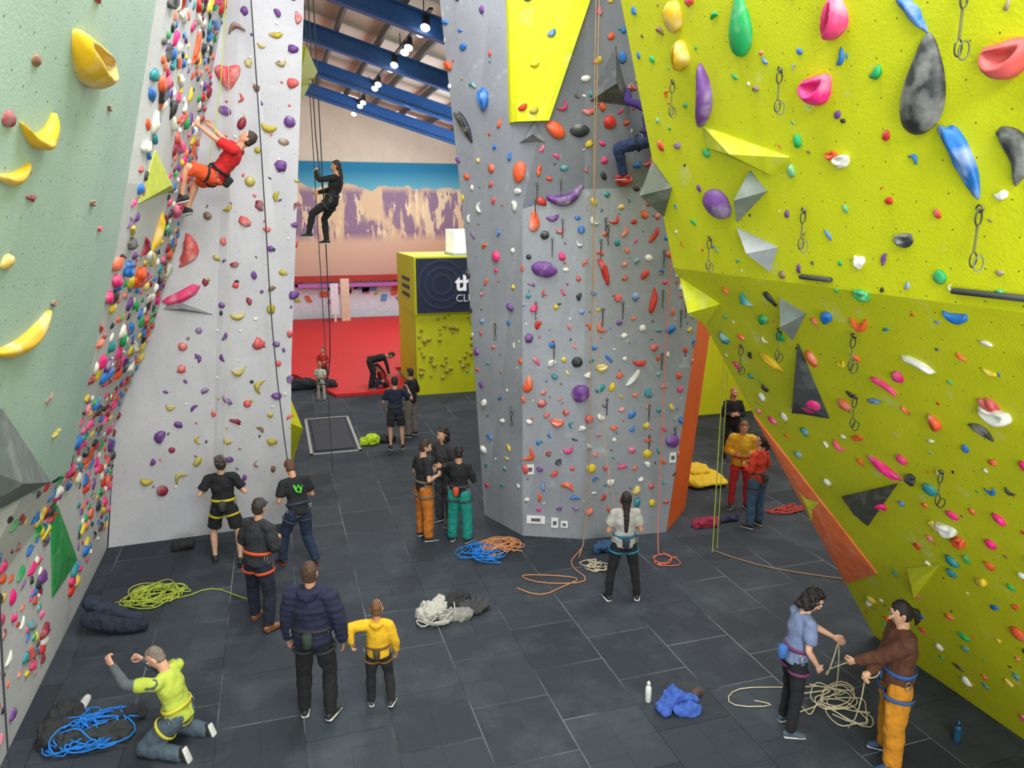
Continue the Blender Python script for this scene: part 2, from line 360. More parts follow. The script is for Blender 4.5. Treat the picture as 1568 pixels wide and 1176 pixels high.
person('bystander_black_top',(3.12,18.4),40,1.78,(30,30,34),(120,112,105),hair=(35,28,26),sleeve='long',vox=.018,fem=True,baggy=.01,chalk=(60,60,60))
person('bending_woman_black',(2.75,23.8,.1),-95,1.75,(26,26,30),(30,30,36),hair=(50,35,30),sleeve='long',lean=78,fem=True,vox=.02,arms=[((-.15,.3,-1),(0,.2,-1)),((.15,.3,-1),(0,.2,-1))],legs=[((-.15,.25,-1),(0,-.25,-1)),((.15,.25,-1),(0,-.25,-1))],baggy=.02)
person('child_red_top',(1.35,24.6,.1),160,1.25,(190,50,40),(45,45,55),hair=(80,55,40),sleeve='long',vox=.02,headscale=1.15)
person('child_pale_top',(1.15,22.9),-30,1.2,(205,205,190),(180,178,160),hair=(165,130,90),vox=.018,headscale=1.15,harness=(60,80,60),chalk=(60,80,60))
person('crouching_person_red',(3.25,23.9,.1),100,1.6,(150,45,40),(40,45,60),ground='seat',vox=.02,lean=25,legs=[((-.3,.9,.45),(0,.2,-1)),((.3,.9,.45),(0,.2,-1))],fem=True,hs='long')
person('bystander_woman_black',(9.72,14.2),165,1.74,(28,28,32),(32,32,38),hair=(150,110,80),hs='long',sleeve='long',vox=.018,fem=True,arms=[((-.3,.1,-1),(.9,.5,.1)),((.3,.1,-1),(-.9,.5,.15))])
person('climber_yellow_jacket',(8.28,11.71),150,1.76,(220,170,40),(180,40,45),hair=(130,90,60),sleeve='long',harness=(200,60,50),jacket=.018,head=(-20,0))
person('climber_red_top',(8.02,10.82),20,1.74,(205,60,35),(60,85,115),hair=(40,30,28),hs='ponytail',fem=True,sleeve='long',harness=(60,60,70),head=(15,20),baggy=.012,chalk=(60,60,60))
c1=person('climber_red_shirt',(-.70,12.15,6.08),78,1.84,(205,35,40),(228,85,40),hair=(60,45,40),ground='none',lean=-42,sleeve='short',length='shorts',harness=(30,30,34),head=(10,10),
   arms=[{'t':(-.93,12.1,6.80),'h':(-.5,-.5,-.6)},{'t':(-.95,12.62,7.0),'h':(.5,0,-.6)}],legs=[{'t':(-1.17,11.95,5.78),'h':(-.6,.5,.6)},{'t':(-1.17,12.5,5.6),'h':(.6,.5,.6)}],
   feet=[(-.2,1,-.25),(.2,1,-.25)],chalk=(40,40,44),skin=(225,165,135),shoe=(40,40,44),curl=55)
c2=person('climber_abseiling_woman',(1.19,15.5,5.80),68,1.70,(26,27,31),(28,30,38),hair=(50,35,30),ground='none',lean=-14,sleeve='long',harness=(60,60,66),head=(-15,5),fem=True,
   arms=[{'t':(.92,15.52,6.35),'h':(-.7,0,-.6)},{'t':(.94,15.62,5.95),'h':(.7,0,-.6)}],legs=[((-.15,.85,-.5),(0,.25,-1)),((.2,.55,-.8),(.05,-.05,-1))],hs='long',curl=65,sole=(220,220,220))
c3=person('climber_blue_jeans',(5.50,10.55,6.62),5,1.74,(60,40,110),(40,55,95),hair=(45,35,30),ground='none',lean=-6,sleeve='long',harness=(40,40,44),
   arms=[{'t':(5.25,10.85,7.35),'h':(-.8,0,-.5)},{'t':(5.95,10.72,7.45),'h':(.8,0,-.5)}],legs=[{'t':(5.22,10.86,6.12),'h':(-.8,.5,.3)},{'t':(5.85,10.84,5.92),'h':(.8,.5,.3)}],shoe=(180,40,35),baggy=.012,curl=60)

# ---------------------------------------------------------------- room shell
m=bpy.data.materials.new('rubber_floor'); t=NT(m)
oc=t.add('ShaderNodeTexCoord').outputs['Object']; mp=t.add('ShaderNodeMapping'); mp.inputs['Rotation'].default_value=(0,0,rad(90)); t.link(oc,mp.inputs[0])
br=t.add('ShaderNodeTexBrick'); t.link(mp.outputs[0],br.inputs[0]); br.inputs['Scale'].default_value=1
for k,x in (('Color1',lin((50,57,66))),('Color2',lin((36,42,51)))): br.inputs[k].default_value=x
br.inputs['Mortar Size'].default_value=.007; br.inputs['Mortar Smooth'].default_value=.3; br.inputs['Brick Width'].default_value=.98; br.inputs['Row Height'].default_value=.92; br.inputs['Bias'].default_value=0
mort=t.mix(t.rng(t.noise(oc,.6,3),.46,.64),lin((22,26,31)),lin((125,132,136))); t.link(mort,br.inputs['Mortar'])
# half-tile seams, thin and dark
br2=t.add('ShaderNodeTexBrick'); mp2=t.add('ShaderNodeMapping'); mp2.inputs['Rotation'].default_value=(0,0,rad(90)); mp2.inputs['Location'].default_value=(.25,.46,0); t.link(oc,mp2.inputs[0]); t.link(mp2.outputs[0],br2.inputs[0])
br2.inputs['Scale'].default_value=1; br2.inputs['Mortar Size'].default_value=.004; br2.inputs['Brick Width'].default_value=.49; br2.inputs['Row Height'].default_value=.92
col=t.mix(t.rng(br2.outputs['Fac'],0,1,0,.55),br.outputs[0],lin((20,24,29)))
col=t.mix(t.rng(t.noise(oc,1.1,7,.65),.48,.8,0,.35),col,lin((98,106,114)))
col=t.mix(t.rng(t.noise(oc,90,2),.5,.75,0,.2),col,lin((95,102,110)))
t.link(col,t.p.inputs['Base Color']); t.p.inputs['Roughness'].default_value=.75; t.p.inputs['Specular IOR Level'].default_value=.35; t.bump(br.outputs['Fac'],-.4,.01)
v,f=boxv(-4.6,15.2,-4,42.2,-.2,0); make('floor',v,f,[m])
cream=wallmat('cream_plaster',(216,206,186),(206,195,174),dots=False,chalk=0,bump=.05)
v,f=boxv(-4.9,-4.6,-4,42.2,0,14); make('wall_left',v,f,[cream],uv=True)
v,f=boxv(15.2,15.5,-4,42.2,0,9); make('wall_right',v,f,[cream],uv=True)
v,f=boxv(-4.9,15.5,42.2,42.5,8.3,14); make('wall_back',v,f,[cream],uv=True)
# mural
m=bpy.data.materials.new('desert_mural_paint'); t=NT(m)
oc=t.add('ShaderNodeTexCoord').outputs['Object']; sx=t.add('ShaderNodeSeparateXYZ'); t.link(oc,sx.inputs[0]); z=sx.outputs['Z']
sand=t.mix(t.rng(z,2.3,5.2),lin((200,165,150)),lin((214,190,155)))
mpx=t.add('ShaderNodeMapping'); mpx.inputs['Scale'].default_value=(1,1,.28); t.link(oc,mpx.inputs[0])
n1=t.noise(mpx.outputs[0],1.0,5,.55); n2=t.noise(mpx.outputs[0],2.6,4,.6)
inband=t.add('ShaderNodeMath',operation='MULTIPLY'); t.link(t.rng(z,4.1,4.6),inband.inputs[0]); t.link(t.rng(z,6.7,7.1,1,0),inband.inputs[1])
rk=t.add('ShaderNodeMath',operation='MULTIPLY'); t.link(inband.outputs[0],rk.inputs[0]); t.link(t.rng(n1,.45,.50,0,.9),rk.inputs[1])
col=t.mix(rk.outputs[0],sand,lin((128,105,140)))
rk2=t.add('ShaderNodeMath',operation='MULTIPLY'); t.link(inband.outputs[0],rk2.inputs[0]); t.link(t.rng(n2,.55,.59,0,.85),rk2.inputs[1])
col=t.mix(rk2.outputs[0],col,lin((232,216,175)))
zz=t.add('ShaderNodeMath',operation='ADD'); t.link(z,zz.inputs[0]); t.link(t.rng(t.noise(mpx.outputs[0],.8,3),.3,.7,-.25,.25),zz.inputs[1])
col=t.mix(t.rng(zz.outputs[0],7.0,7.1),col,t.mix(t.rng(z,7.0,7.9),lin((95,170,190)),lin((30,125,165))))
t.link(col,t.p.inputs['Base Color']); t.p.inputs['Roughness'].default_value=.8
v,f=boxv(-4.6,15.2,42.1,42.4,2.3,8.3); make('mural_desert',v,f,[m])
v,f=boxv(-4.6,15.2,41.8,42.1,2.05,2.35); make('beam_red',v,f,[simple('red_paint',(180,50,42))])
B=Buf(); wp=simple('white_panel',(225,232,245)); B.box((-4.6,15.2,42.2,42.4,0,2.3),0)
pal=[simple('panel_shape_%d'%i,c) for i,c in enumerate([(230,90,60),(90,160,220),(180,200,60),(190,110,190)])]
for i in range(60):
    x=rng.uniform(-3,12); zc=rng.uniform(.9,1.9); c=V((x,42.15,zc)); B.obox(c,V((rng.uniform(.05,.25),0,0)),V((0,.04,0)),V((rng.uniform(-.1,.1),0,rng.uniform(.05,.2))),1+i%4)
B.box((1.2,12,41.7,42.0,1.75,1.95),4); 
make('training_wall_white',B.v,B.f,[wp]+pal+[simple('pink_fascia',(195,110,110))],B.m)
B=Buf(); B.box((3.3,3.75,40.3,40.6,0,2.3)); 
make('pillar_cream',B.v,B.f,[simple('cream_paint',(225,205,180))])
B=Buf(); B.box((2.75,3.15,40.0,40.1,.5,2.1)); B.box((2.9,3.0,40.02,40.1,.04,.6)); make('notice_banner',B.v,B.f,[simple('banner_white',(225,228,235))])
# ceiling
m=bpy.data.materials.new('roof_panels'); t=NT(m); oc=t.add('ShaderNodeTexCoord').outputs['Object']; sx=t.add('ShaderNodeSeparateXYZ'); t.link(oc,sx.inputs[0])
w=t.add('ShaderNodeMath',operation='FRACT'); d=t.add('ShaderNodeMath',operation='DIVIDE'); t.link(sx.outputs['Y'],d.inputs[0]); d.inputs[1].default_value=5.5; t.link(d.outputs[0],w.inputs[0])
col=t.mix(t.rng(w.outputs[0],.48,.5),lin((205,198,180)),lin((180,172,156)))
t.link(col,t.p.inputs['Base Color']); t.p.inputs['Roughness'].default_value=.7
def roofz(x): return 12.55-.284*x if x>-2 else 13.12+.284*(x+2)
vs=[];xs=[-4.9,-2,15.5]
for y in (13.6,42.5):
    for x in xs: vs+= [V((x,y,roofz(x))),V((x,y,roofz(x)+.15))]
fs=[]
for i in range(2):
    a,b=2*i,2*i+2; fs+=[(a,a+6,b+6,b),(a+1,b+1,b+7,a+7)]
make('ceiling',vs,fs,[m])
def slopebeam(B,y0,y1,x0,x1,dz0,dz1,m=0):
    a=[V((x0,y0,roofz(x0)-dz0)),V((x1,y0,roofz(x1)-dz0)),V((x1,y1,roofz(x1)-dz0)),V((x0,y1,roofz(x0)-dz0)),V((x0,y0,roofz(x0)-dz1)),V((x1,y0,roofz(x1)-dz1)),V((x1,y1,roofz(x1)-dz1)),V((x0,y1,roofz(x0)-dz1))]
    B.addvf(a,[(0,1,2,3),(7,6,5,4),(4,5,1,0),(5,6,2,1),(6,7,3,2),(7,4,0,3)],m)
blue=simple('blue_steel',(30,85,150),.5)
for i,y in enumerate((16.5,22,27.5,33,38.5)):
    B=Buf()
    slopebeam(B,y-.16,y+.16,-1.9,15,.35,.42); slopebeam(B,y-.16,y+.16,-1.9,15,.86,.95); slopebeam(B,y-.04,y+.04,-1.9,15,.4,.9)
    make('roof_truss_blue',B.v,B.f,[blue])
B=Buf()
for k in range(12):
    x=-1.5+k*1.35; B.box((x-.05,x+.05,13.6,42.1,roofz(x)-.34,roofz(x)-.06))
make('roof_purlins',B.v,B.f,[simple('purlin_steel',(95,92,88),.5)])
B=Buf(); sk=simple('skylight_panel',(240,242,240),.5,emit=.9)
for y in (18.5,24.5,30,35.5,40):
    for x in (1.6,4.3,7.0): slopebeam(B,y,y+.9,x-.5,x+.5,.02,.05)
make('skylights',B.v,B.f,[sk])
B=Buf(); lampm=simple('spot_glow',(255,253,245),.4,emit=18); blk=simple('lamp_housing',(40,40,42))
for y in (21.6,22.3,24.2,24.9,27.0,27.8,31,32,36,37.2,40):
    B.tube([(4.4,y,10.75),(4.35,y-.05,10.5)],[.07,.12],None,10,.2,1); B.tube([(4.34,y-.07,10.47),(4.33,y-.08,10.44)],[.13,.13],None,10,.5,0)
B.box((4.35,4.45,21,41,10.78,10.84),1)
for y in range(22,41,4): B.tube([(4.4,y,10.8),(4.4,y,11.25)],[.015,.015],None,6,1,1)
make('track_lighting',B.v,B.f,[lampm,blk],B.m,smooth=False)

# ---------------------------------------------------------------- climbing walls
LG=wallmat('light_grey_paint',(192,192,198),(175,176,183),chalk=.2,dotr=.04,da=.5)
WH=wallmat('white_paint',(205,206,210),(190,191,196),chalk=.1,dotr=.045,da=.5)
MT=wallmat('mint_paint',(165,191,184),(150,177,170),chalk=.1,dotr=.045)
GR=wallmat('grey_paint',(126,130,140),(110,114,126),chalk=.45,dotr=.04,da=.6)
GD=wallmat('dark_grey_paint',(112,116,124),(98,102,112),chalk=.45,dotr=.04,da=.6)
GL=wallmat('pale_grey_paint',(152,156,165),(134,138,148),chalk=.35,dotr=.04,da=.6)
LM=wallmat('lime_paint',(214,216,14),(202,206,8),chalk=.35,dotr=.035,bump=.3)
LD=wallmat('lime_paint_lower',(212,212,14),(194,196,10),chalk=.35,dotr=.035,bump=.3)
OR=wallmat('orange_paint',(222,98,20),(208,86,14),chalk=.1)
BVH={}
def bvh(o):
    me=o.data; return BVHTree.FromPolygons([v.co.copy() for v in me.vertices],[tuple(p.vertices) for p in me.polygons])
prof=[(-3.0,0),(-2.65,2.16),(-1.84,3.96),(-1.19,5.82),(-.43,8.75),(-.2,9.6)]
vs=[];fs=[]
rows=[(-3.5,.8),(6,.55),(8.9,.06),(13.35,0)]
for x,z in prof:
    for y,o in rows: vs.append(V((x-(o if z>2.5 else 0),y,z)))
for i in range(5):
    for j in range(3):
        a=i*4+j; fs+=[(a,a+1,a+5),(a,a+5,a+4)]
n=len(vs)
vs+=[V((-4.5,-3.5,0)),V((-4.5,13.35,0)),V((-4.5,-3.5,9.6)),V((-4.5,13.35,9.6))]
fs+=[(n,n+2,n+3,n+1),(20,21,22,23,n+3,n+2),tuple([n]+[4*i for i in range(6)]+[n+2]),tuple([n+1,n+3]+[4*i+3 for i in range(5,-1,-1)])]
o=make('climbing_wall_left',vs,fs,[WH],uv=True); BVH['LW']=bvh(o)
def mx(z): return -2.18+.336*(z-2.88)
pl=[(8.57,2.89),(7.97,5.27),(7.0,7.17),(6.0,9.5),(-3,9.5),(-3,5.2),(2,4.2),(6,3.4)]
vs=[V((mx(z),y,z)) for y,z in pl]+[V((mx(z)-.45,y,z)) for y,z in pl]; n=len(pl)
fs=[tuple(range(n)),tuple(range(2*n-1,n-1,-1))]+[(i,i+n,(i+1)%n+n,(i+1)%n) for i in range(n)]
o=make('climbing_wall_mint_panel',vs,fs,[MT],uv=True); BVH['L1']=bvh(o)
fp=[(-2.98,13.36,0),(0,13.57,0),(.2,13.5,3),(.82,13.3,9.6),(-.2,13.36,9.6),(-.43,13.36,8.75),(-1.19,13.36,5.82),(-1.84,13.36,3.96),(-2.65,13.36,2.16)]
bp=[(-2.98,16.3,0),(.1,16.3,0),(.25,16.3,3),(.78,16.3,9.6),(-.2,16.3,9.6),(-.43,16.3,8.75),(-1.19,16.3,5.82),(-1.84,16.3,3.96),(-2.65,16.3,2.16)]
vs=[V(p) for p in fp+bp]; n=9
# front split into facets with a shallow crease line
cb,ct=V((-1.35,13.44,0)),V((-.1,13.30,9.6)); vs+=[cb,ct]; ib,it=18,19
front=[(0,ib,8),(8,ib,7),(7,ib,6),(6,ib,5),(5,ib,it),(5,it,4),(ib,1,2),(ib,2,it),(it,2,3)]
fs=front+[tuple(range(2*n-1,n-1,-1))]+[(0,9,10,1,ib)]+[(i,i+n,(i+1)%n+n,(i+1)%n) for i in range(1,n)]
mi_=[0]*len(front)+[0,0]+[1 if i in(1,2) else 0 for i in range(1,n)]
o=make('climbing_wall_light_grey',vs,fs,[LG,LM],mi_,uv=True); BVH['L3']=bvh(o)
r0=[(3.5,12.84,0),(3.89,11.72,0),(4.88,11.25,0),(6.38,11.09,0),(7.27,11.97,0),(7.3,15.5,0),(4.6,15.5,0)]
r1=[(3.2,12.84,5.2),(3.8,11.5,5.61),(4.72,11.2,5.91),(6.95,10.95,6),(7.8,11.9,6),(7.8,15.5,6),(4.5,15.5,5.3)]
r2=[(2.75,12.8,9.6),(3.44,11.55,9.6),(4.5,10.85,9.6),(7.0,10.5,9.6),(7.9,11.8,9.6),(7.9,15.5,9.6),(4.3,15.5,9.6)]
vs=[V(p) for p in r0+r1+r2]; fs=[];mi_=[]
for k in (0,7):
    for i in range(7):
        j=(i+1)%7; a,b,c,d=k+i,k+j,k+j+7,k+i+7; fs+=[(a,b,c),(a,c,d)]
        q=2 if i in(3,4) else ((1 if i==0 or k==0 else 0))
        mi_+=[3 if (k==7 and i==1) else q, q]
fs.append(tuple(range(14,21))); mi_.append(0)
o=make('climbing_tower_grey',vs,fs,[GR,GL,OR,GD],mi_,uv=True); BVH['T']=bvh(o)
rp=[(7.38,0),(4.09,4.96),(3.38,7.54),(2.84,9.5)]
vs=[V((x,y,z)) for x,z in rp+[(7.9,9.5),(7.9,0)] for y in(-3.5,7.22)]
fs=[(0,2,3,1),(2,4,5,3),(4,6,7,5),(6,8,9,7),(8,10,11,9),(0,10,8,6,4,2),(1,3,5,7,9,11)]
o=make('climbing_wall_lime',vs,fs,[LM,LD],[1,0,0,0,0,0,1],uv=True); BVH['RW']=bvh(o)
v,f=boxv(10.2,15.1,18,18.4,0,8.5); make('climbing_wall_lime_rear',v,f,[LM],uv=True)
v,f=boxv(8.3,10.18,17,17.4,0,6.5); make('climbing_wall_white_rear',v,f,[WH],uv=True)
CAST={'LW':(V((1.5,0,0)),V((-1,0,0)),'yz'),'L1':(V((5,0,0)),V((-1,0,0)),'yz'),'L3':(V((0,6,0)),V((0,1,0)),'xz'),'T':(V((0,6,0)),V((0,1,0)),'xz'),'RW':(V((-5,0,0)),V((1,0,0)),'yz')}
def onwall(k,a,b):
    o,d,t=CAST[k]; p=V((o.x,a,b)) if t=='yz' else V((a,o.y,b))
    h=BVH[k].ray_cast(p,d)
    if h[0] is None: return None
    n=h[1]; n=n if n.dot(d)<0 else -n
    return h[0],n
# ---------------------------------------------------------------- holds
bm=bmesh.new(); bmesh.ops.create_icosphere(bm,subdivisions=2,radius=1); ICO=([v.co.copy() for v in bm.verts],[tuple(x.index for x in f.verts) for f in bm.faces]); bm.free()
bm=bmesh.new(); bmesh.ops.create_icosphere(bm,subdivisions=4,radius=1); ICO3=([v.co.copy() for v in bm.verts],[tuple(x.index for x in f.verts) for f in bm.faces]); bm.free()
KIND={'blob':(1,.8,.55,0,.25),'bean':(1.2,.5,.45,.35,.12),'long':(1.4,.38,.4,.1,.15),'round':(.9,.9,.6,0,.06),'horn':(1.2,.42,.6,.75,.1),'drop':(1.3,.8,.55,0,.03),'crimp':(1,.4,.35,.1,.3),'jug':(1.1,.7,.75,.2,.15),
      'oval':(1.15,.72,.5,0,.05),'cres':(1.35,.4,.45,.32,.06),'heart':(.95,.85,.5,0,.04),'cup':(1.05,.75,.9,.35,.06)}
def hold(B,P,N,rot,size,kind,m,seed,hi=False,stretch=1):
    sx,sy,sz,bend,nz=KIND[kind]; vs0,fs=(ICO3 if hi else ICO)
    up=V((0,0,1)); x=up.cross(N)
    if x.length<.05: x=V((1,0,0))
    x.normalize(); y=N.cross(x); c,s_=math.cos(rad(rot)),math.sin(rad(rot)); ex=x*c+y*s_; ey=y*c-x*s_
    out=[];so=V((seed*3.1,seed*1.7,seed*.9))
    for q in vs0:
        a=V((q.x*sx,q.y*sy,q.z*sz)); k=1+noise.noise(q*1.3+so)*nz*2
        if hi: k+=noise.noise(q*4+so)*nz*.35
        a*=k
        if kind=='drop': a.y*=(1.15-.75*(q.x+1)/2); a.z*=(1.1-.6*(q.x+1)/2); a.y+=.12*q.x*q.x
        if kind=='heart': a.y+=.5*abs(a.x)-.22; a.x*=1+.25*q.y
        a.y+=bend*(a.x*a.x)-bend*.4
        if kind in('jug','cup') and q.z>.2: a.z-=(.35 if kind=='jug' else .6)*max(0,1-((q.x)**2*1.5+(q.y-.25)**2*5))
        if kind=='heart' and q.z>.3: a.z-=.12*max(0,1-(q.x*6)**2)
        a.z=max(a.z,-.08)+.02; a*=size*.5
        w=ex*a.x+ey*a.y
        if stretch!=1: w=x*(w.dot(x)*stretch)+y*w.dot(y)
        out.append(P+w+N*a.z)
    B.addvf(out,fs,m)
CO={'red':(200,48,38),'orange':(225,90,45),'pink':(225,62,120),'hot':(232,35,125),'purple':(108,60,138),'blue':(38,112,195),'yellow':(222,192,40),'green':(30,160,88),'black':(44,47,52),'white':(226,224,216),'olive':(182,166,48),'maroon':(140,32,55),'coral':(212,88,88),'brown':(130,95,75),'teal':(40,135,145),'mustard':(218,176,30)}
CN=list(CO); HM=[simple('hold_'+k,CO[k],.5,chalk=.4) for k in CN]
special=[]
def scatter(name,wall,n,ra,rb,cols,s0,s1,ok=None,mind=.12,seed=1,pw=2,stretch=1):
    r=random.Random(seed); B=Buf(); pts=[]; tries=0
    while len(pts)<n and tries<n*12:
        tries+=1; a=r.uniform(*ra); b=r.uniform(*rb)
        if ok and not ok(a,b): continue
        if any((a-p)**2+(b-q)**2<mind*mind for p,q in pts): continue
        if any(w==wall and (a-p)**2+(b-q)**2<(sz*.6+.08)**2 for w,p,q,sz in special): continue
        h=onwall(wall,a,b)
        if not h: continue
        pts.append((a,b)); sz=s0+(s1-s0)*r.random()**pw
        hold(B,h[0],h[1],r.uniform(0,360),sz,r.choice(['blob','bean','crimp','jug','jug','round','horn','blob','oval']),CN.index(r.choice(cols)),r.random()*50,False,stretch)
    make(name,B.v,B.f,HM,B.m,smooth=True)
def bighold(wall,a,b,size,col,kind,rot,st=1):
    h=onwall(wall,a,b)
    if not h: return
    special.append((wall,a,b,size)); B=Buf(); hold(B,h[0],h[1],rot,size,kind,0,a*3+b,True,st)
    make('climbing_hold_large',B.v,B.f,[HM[CN.index(col)]],smooth=True)
def volume(wall,pts,hgt,c,name='climbing_volume',m=None):
    P=[];N=V((0,0,0))
    for a,b in pts:
        h=onwall(wall,a,b)
        if not h: return
        P.append(h[0]);N+=h[1]
    N.normalize(); ctr=sum(P,V((0,0,0)))/len(P); special.append((wall,sum(a for a,b in pts)/len(pts),sum(b for a,b in pts)/len(pts),(P[0]-P[1]).length*.6))
    base=[p-N*.03 for p in P]; top=[p+N*.015 for p in P]; n=len(P)
    A=ctr+N*hgt
    vs=base+top+[A]; fs=[tuple(range(n))]+[(i,(i+1)%n,(i+1)%n+n,i+n) for i in range(n)]+[(i+n,(i+1)%n+n,2*n) for i in range(n)]
    make(name,vs,fs,[m or simple('volume_paint_%d_%d_%d'%c,c,.65,chalk=.15)],uv=False)
lime=(212,216,25); blkc=(58,62,66)
for pts,h,c in [([(6.14,6.27),(5.06,5.94),(5.29,5.82),(6.15,6.10)],.12,lime),([(5.58,5.87),(5.40,5.70),(5.89,5.45)],.18,(120,130,122)),([(5.90,5.40),(5.37,5.25),(5.53,5.04)],.16,(160,165,168)),
   ([(7.18,4.85),(6.64,4.63),(7.18,4.34)],.2,lime),([(5.53,4.81),(5.27,4.70),(5.65,4.41)],.15,(120,128,125)),([(5.60,4.38),(5.70,3.62),(6.32,3.52)],.16,blkc),
   ([(6.20,2.56),(5.13,3.12),(5.98,2.29)],.2,blkc),([(5.65,1.92),(5.06,2.28),(5.80,1.45)],.13,lime),([(7.1,2.32),(6.72,2.28),(7.2,1.80)],.06,lime),
   ([(7.2,6.05),(6.92,5.78),(7.2,5.5)],.28,(78,84,70))]:
    volume('RW',pts,h,c)
volume('RW',[(7.2,3.25),(6.3,1.51),(7.2,.87)],.04,(252,125,72),name='orange_edge_panel')
RH=[(6.32,7.20,.28,'mustard','round',10),(6.31,6.88,.26,'mustard','cup',60),(5.39,6.94,.36,'green','drop',80),(4.40,6.75,.25,'pink','cup',60),(4.65,6.37,.27,'hot','cup',0),(3.79,6.65,.2,'blue','long',130),
 (3.74,6.25,.44,'black','drop',75),(3.21,6.31,.26,'coral','cup',0),(6.06,6.50,.42,'purple','cres',70),(6.15,5.61,.36,'purple','oval',165),(3.53,5.84,.32,'blue','long',115),(3.19,5.84,.26,'black','bean',110),
 (4.03,5.35,.13,'black','jug',0),(4.51,5.88,.14,'white','jug',0),(4.6,5.92,.1,'orange','jug',0),(5.87,3.78,.36,'hot','round',0),(5.21,3.26,.26,'hot','long',150),(3.70,4.19,.2,'white','jug',0),(3.72,4.26,.14,'coral','blob',0),
 (3.88,4.02,.16,'black','bean',150),(3.70,4.87,.15,'blue','bean',0),(6.23,4.10,.22,'mustard','long',150),(4.22,4.46,.19,'white','long',160),(4.69,4.18,.18,'pink','long',150),(4.47,5.18,.12,'white','blob',0),
 (4.48,4.94,.14,'green','jug',0),(4.65,4.69,.15,'orange','horn',0),(4.74,2.81,.2,'white','jug',0),(4.66,2.72,.16,'orange','jug',30),(4.85,2.78,.16,'yellow','blob',0),(5.4,3.5,.16,'orange','crimp',20),(5.6,2.72,.2,'hot','blob',0)]
for a in RH: bighold('RW',*a)
for a in [(4.24,6.78,.30,'orange','oval',140),(4.60,6.77,.26,'black','oval',0),(3.36,7.31,.30,'blue','jug',100),(5.05,6.90,.22,'red','round',0),(5.34,6.06,.25,'red','jug',0),(3.98,5.43,.26,'orange','drop',90),
   (4.44,5.78,.46,'purple','cres',15),(4.15,4.67,.36,'purple','oval',170),(4.75,2.62,.34,'purple','round',0),(5.08,4.64,.32,'red','long',110),(5.93,4.13,.3,'red','long',80),(3.15,6.97,.4,'black','long',125),(3.75,6.17,.28,'orange','oval',80),
   (3.94,2.77,.24,'orange','drop',80),(4.59,.97,.2,'orange','bean',160),(3.99,1.5,.22,'orange','horn',60),(6.4,1.7,.28,'purple','round',0),(3.55,4.85,.2,'pink','round',0),(5.9,5.2,.2,'red','long',60),(5.08,3.05,.18,'yellow','jug',0),
   (4.95,1.3,.18,'yellow','round',0),(5.95,1.5,.18,'yellow','round',0),(5.65,2.85,.26,'white','long',50),(4.68,3.15,.2,'black','round',0),(5.75,3.1,.2,'red','bean',0),(4.4,2.1,.2,'orange','jug',0)]:
    bighold('T',*a)
volume('T',[(4.72,7.2),(5.35,7.15),(5.05,7.95)],.25,(80,84,88)); volume('T',[(3.75,6.6),(4.1,6.6),(3.95,6.95)],.14,(105,110,116))
# lime overhanging panel mounted on the tower
top=[];R_,C_=16,8
for i in range(R_+1):
    z=9.45-(9.45-6.9)*i/R_; xl=3.50+.12*i/R_; xr=4.62 if z>8.55 else 4.10+(4.6-4.10)*(z-6.9)/(8.55-6.9)
    for j in range(C_+1): top.append((xl+(xr-xl)*j/C_,z))
hits=[onwall('T',a,b) for a,b in top]
fr=[h[0]+V((0,-.12,0)) for h in hits]; bk=[h[0]+V((0,.02,0)) for h in hits]; n=len(fr); W_=C_+1
fs=[(i*W_+j,(i+1)*W_+j,(i+1)*W_+j+1,i*W_+j+1) for i in range(R_) for j in range(C_)]
rim=[j for j in range(W_)]+[i*W_+C_ for i in range(1,R_+1)]+[R_*W_+j for j in range(C_-1,-1,-1)]+[i*W_ for i in range(R_-1,0,-1)]
fs+=[(rim[k],rim[(k+1)%len(rim)],rim[(k+1)%len(rim)]+n,rim[k]+n) for k in range(len(rim))]
o=make('lime_tower_panel',fr+bk,fs,[LM],uv=True)
special+=[('T',3.75,7.4,.6),('T',4.1,8.0,1.0),('T',4.05,8.9,1.1),('T',3.9,7.2,.5)]
B=Buf()
for x,z,c in ((3.8,8.6,'blue'),(4.1,8.1,'blue'),(3.75,7.1,'red'),(3.9,7.05,'olive'),(4.3,8.9,'green'),(3.9,7.7,'yellow')):
    h=onwall('T',x,z); hold(B,h[0]+V((0,-.12,0)),h[1],30,.13,'jug',CN.index(c),x)
make('climbing_holds',B.v,B.f,HM,B.m,smooth=True)
for a in [(-.48,7.66,.42,'coral','heart',0),(-1.29,4.95,.46,'coral','bean',75),(-1.42,4.24,.45,'pink','long',25)]: bighold('L3',*a)
volume('L3',[(-1.75,4.02),(-1.0,3.9),(-1.6,4.17)],.12,(130,134,140))
volume('LW',[(9.3,6.2),(11.3,5.85),(8.95,5.64)],.16,(195,205,70)); volume('LW',[(9.4,2.3),(11.0,.85),(9.7,.95)],.05,(30,150,75))
for a in [(10.2,4.77,.36,'orange','blob',0),(9.3,4.94,.26,'blue','jug',0),(11.2,6.4,.3,'pink','bean',0),(11,7.6,.3,'orange','long',80),(10.8,5.3,.4,'mustard','long',80),(12.0,5.6,.3,'pink','jug',0),(11.5,8.3,.3,'yellow','long',80),(12.4,8.6,.28,'pink','oval',80)]: bighold('LW',*a)
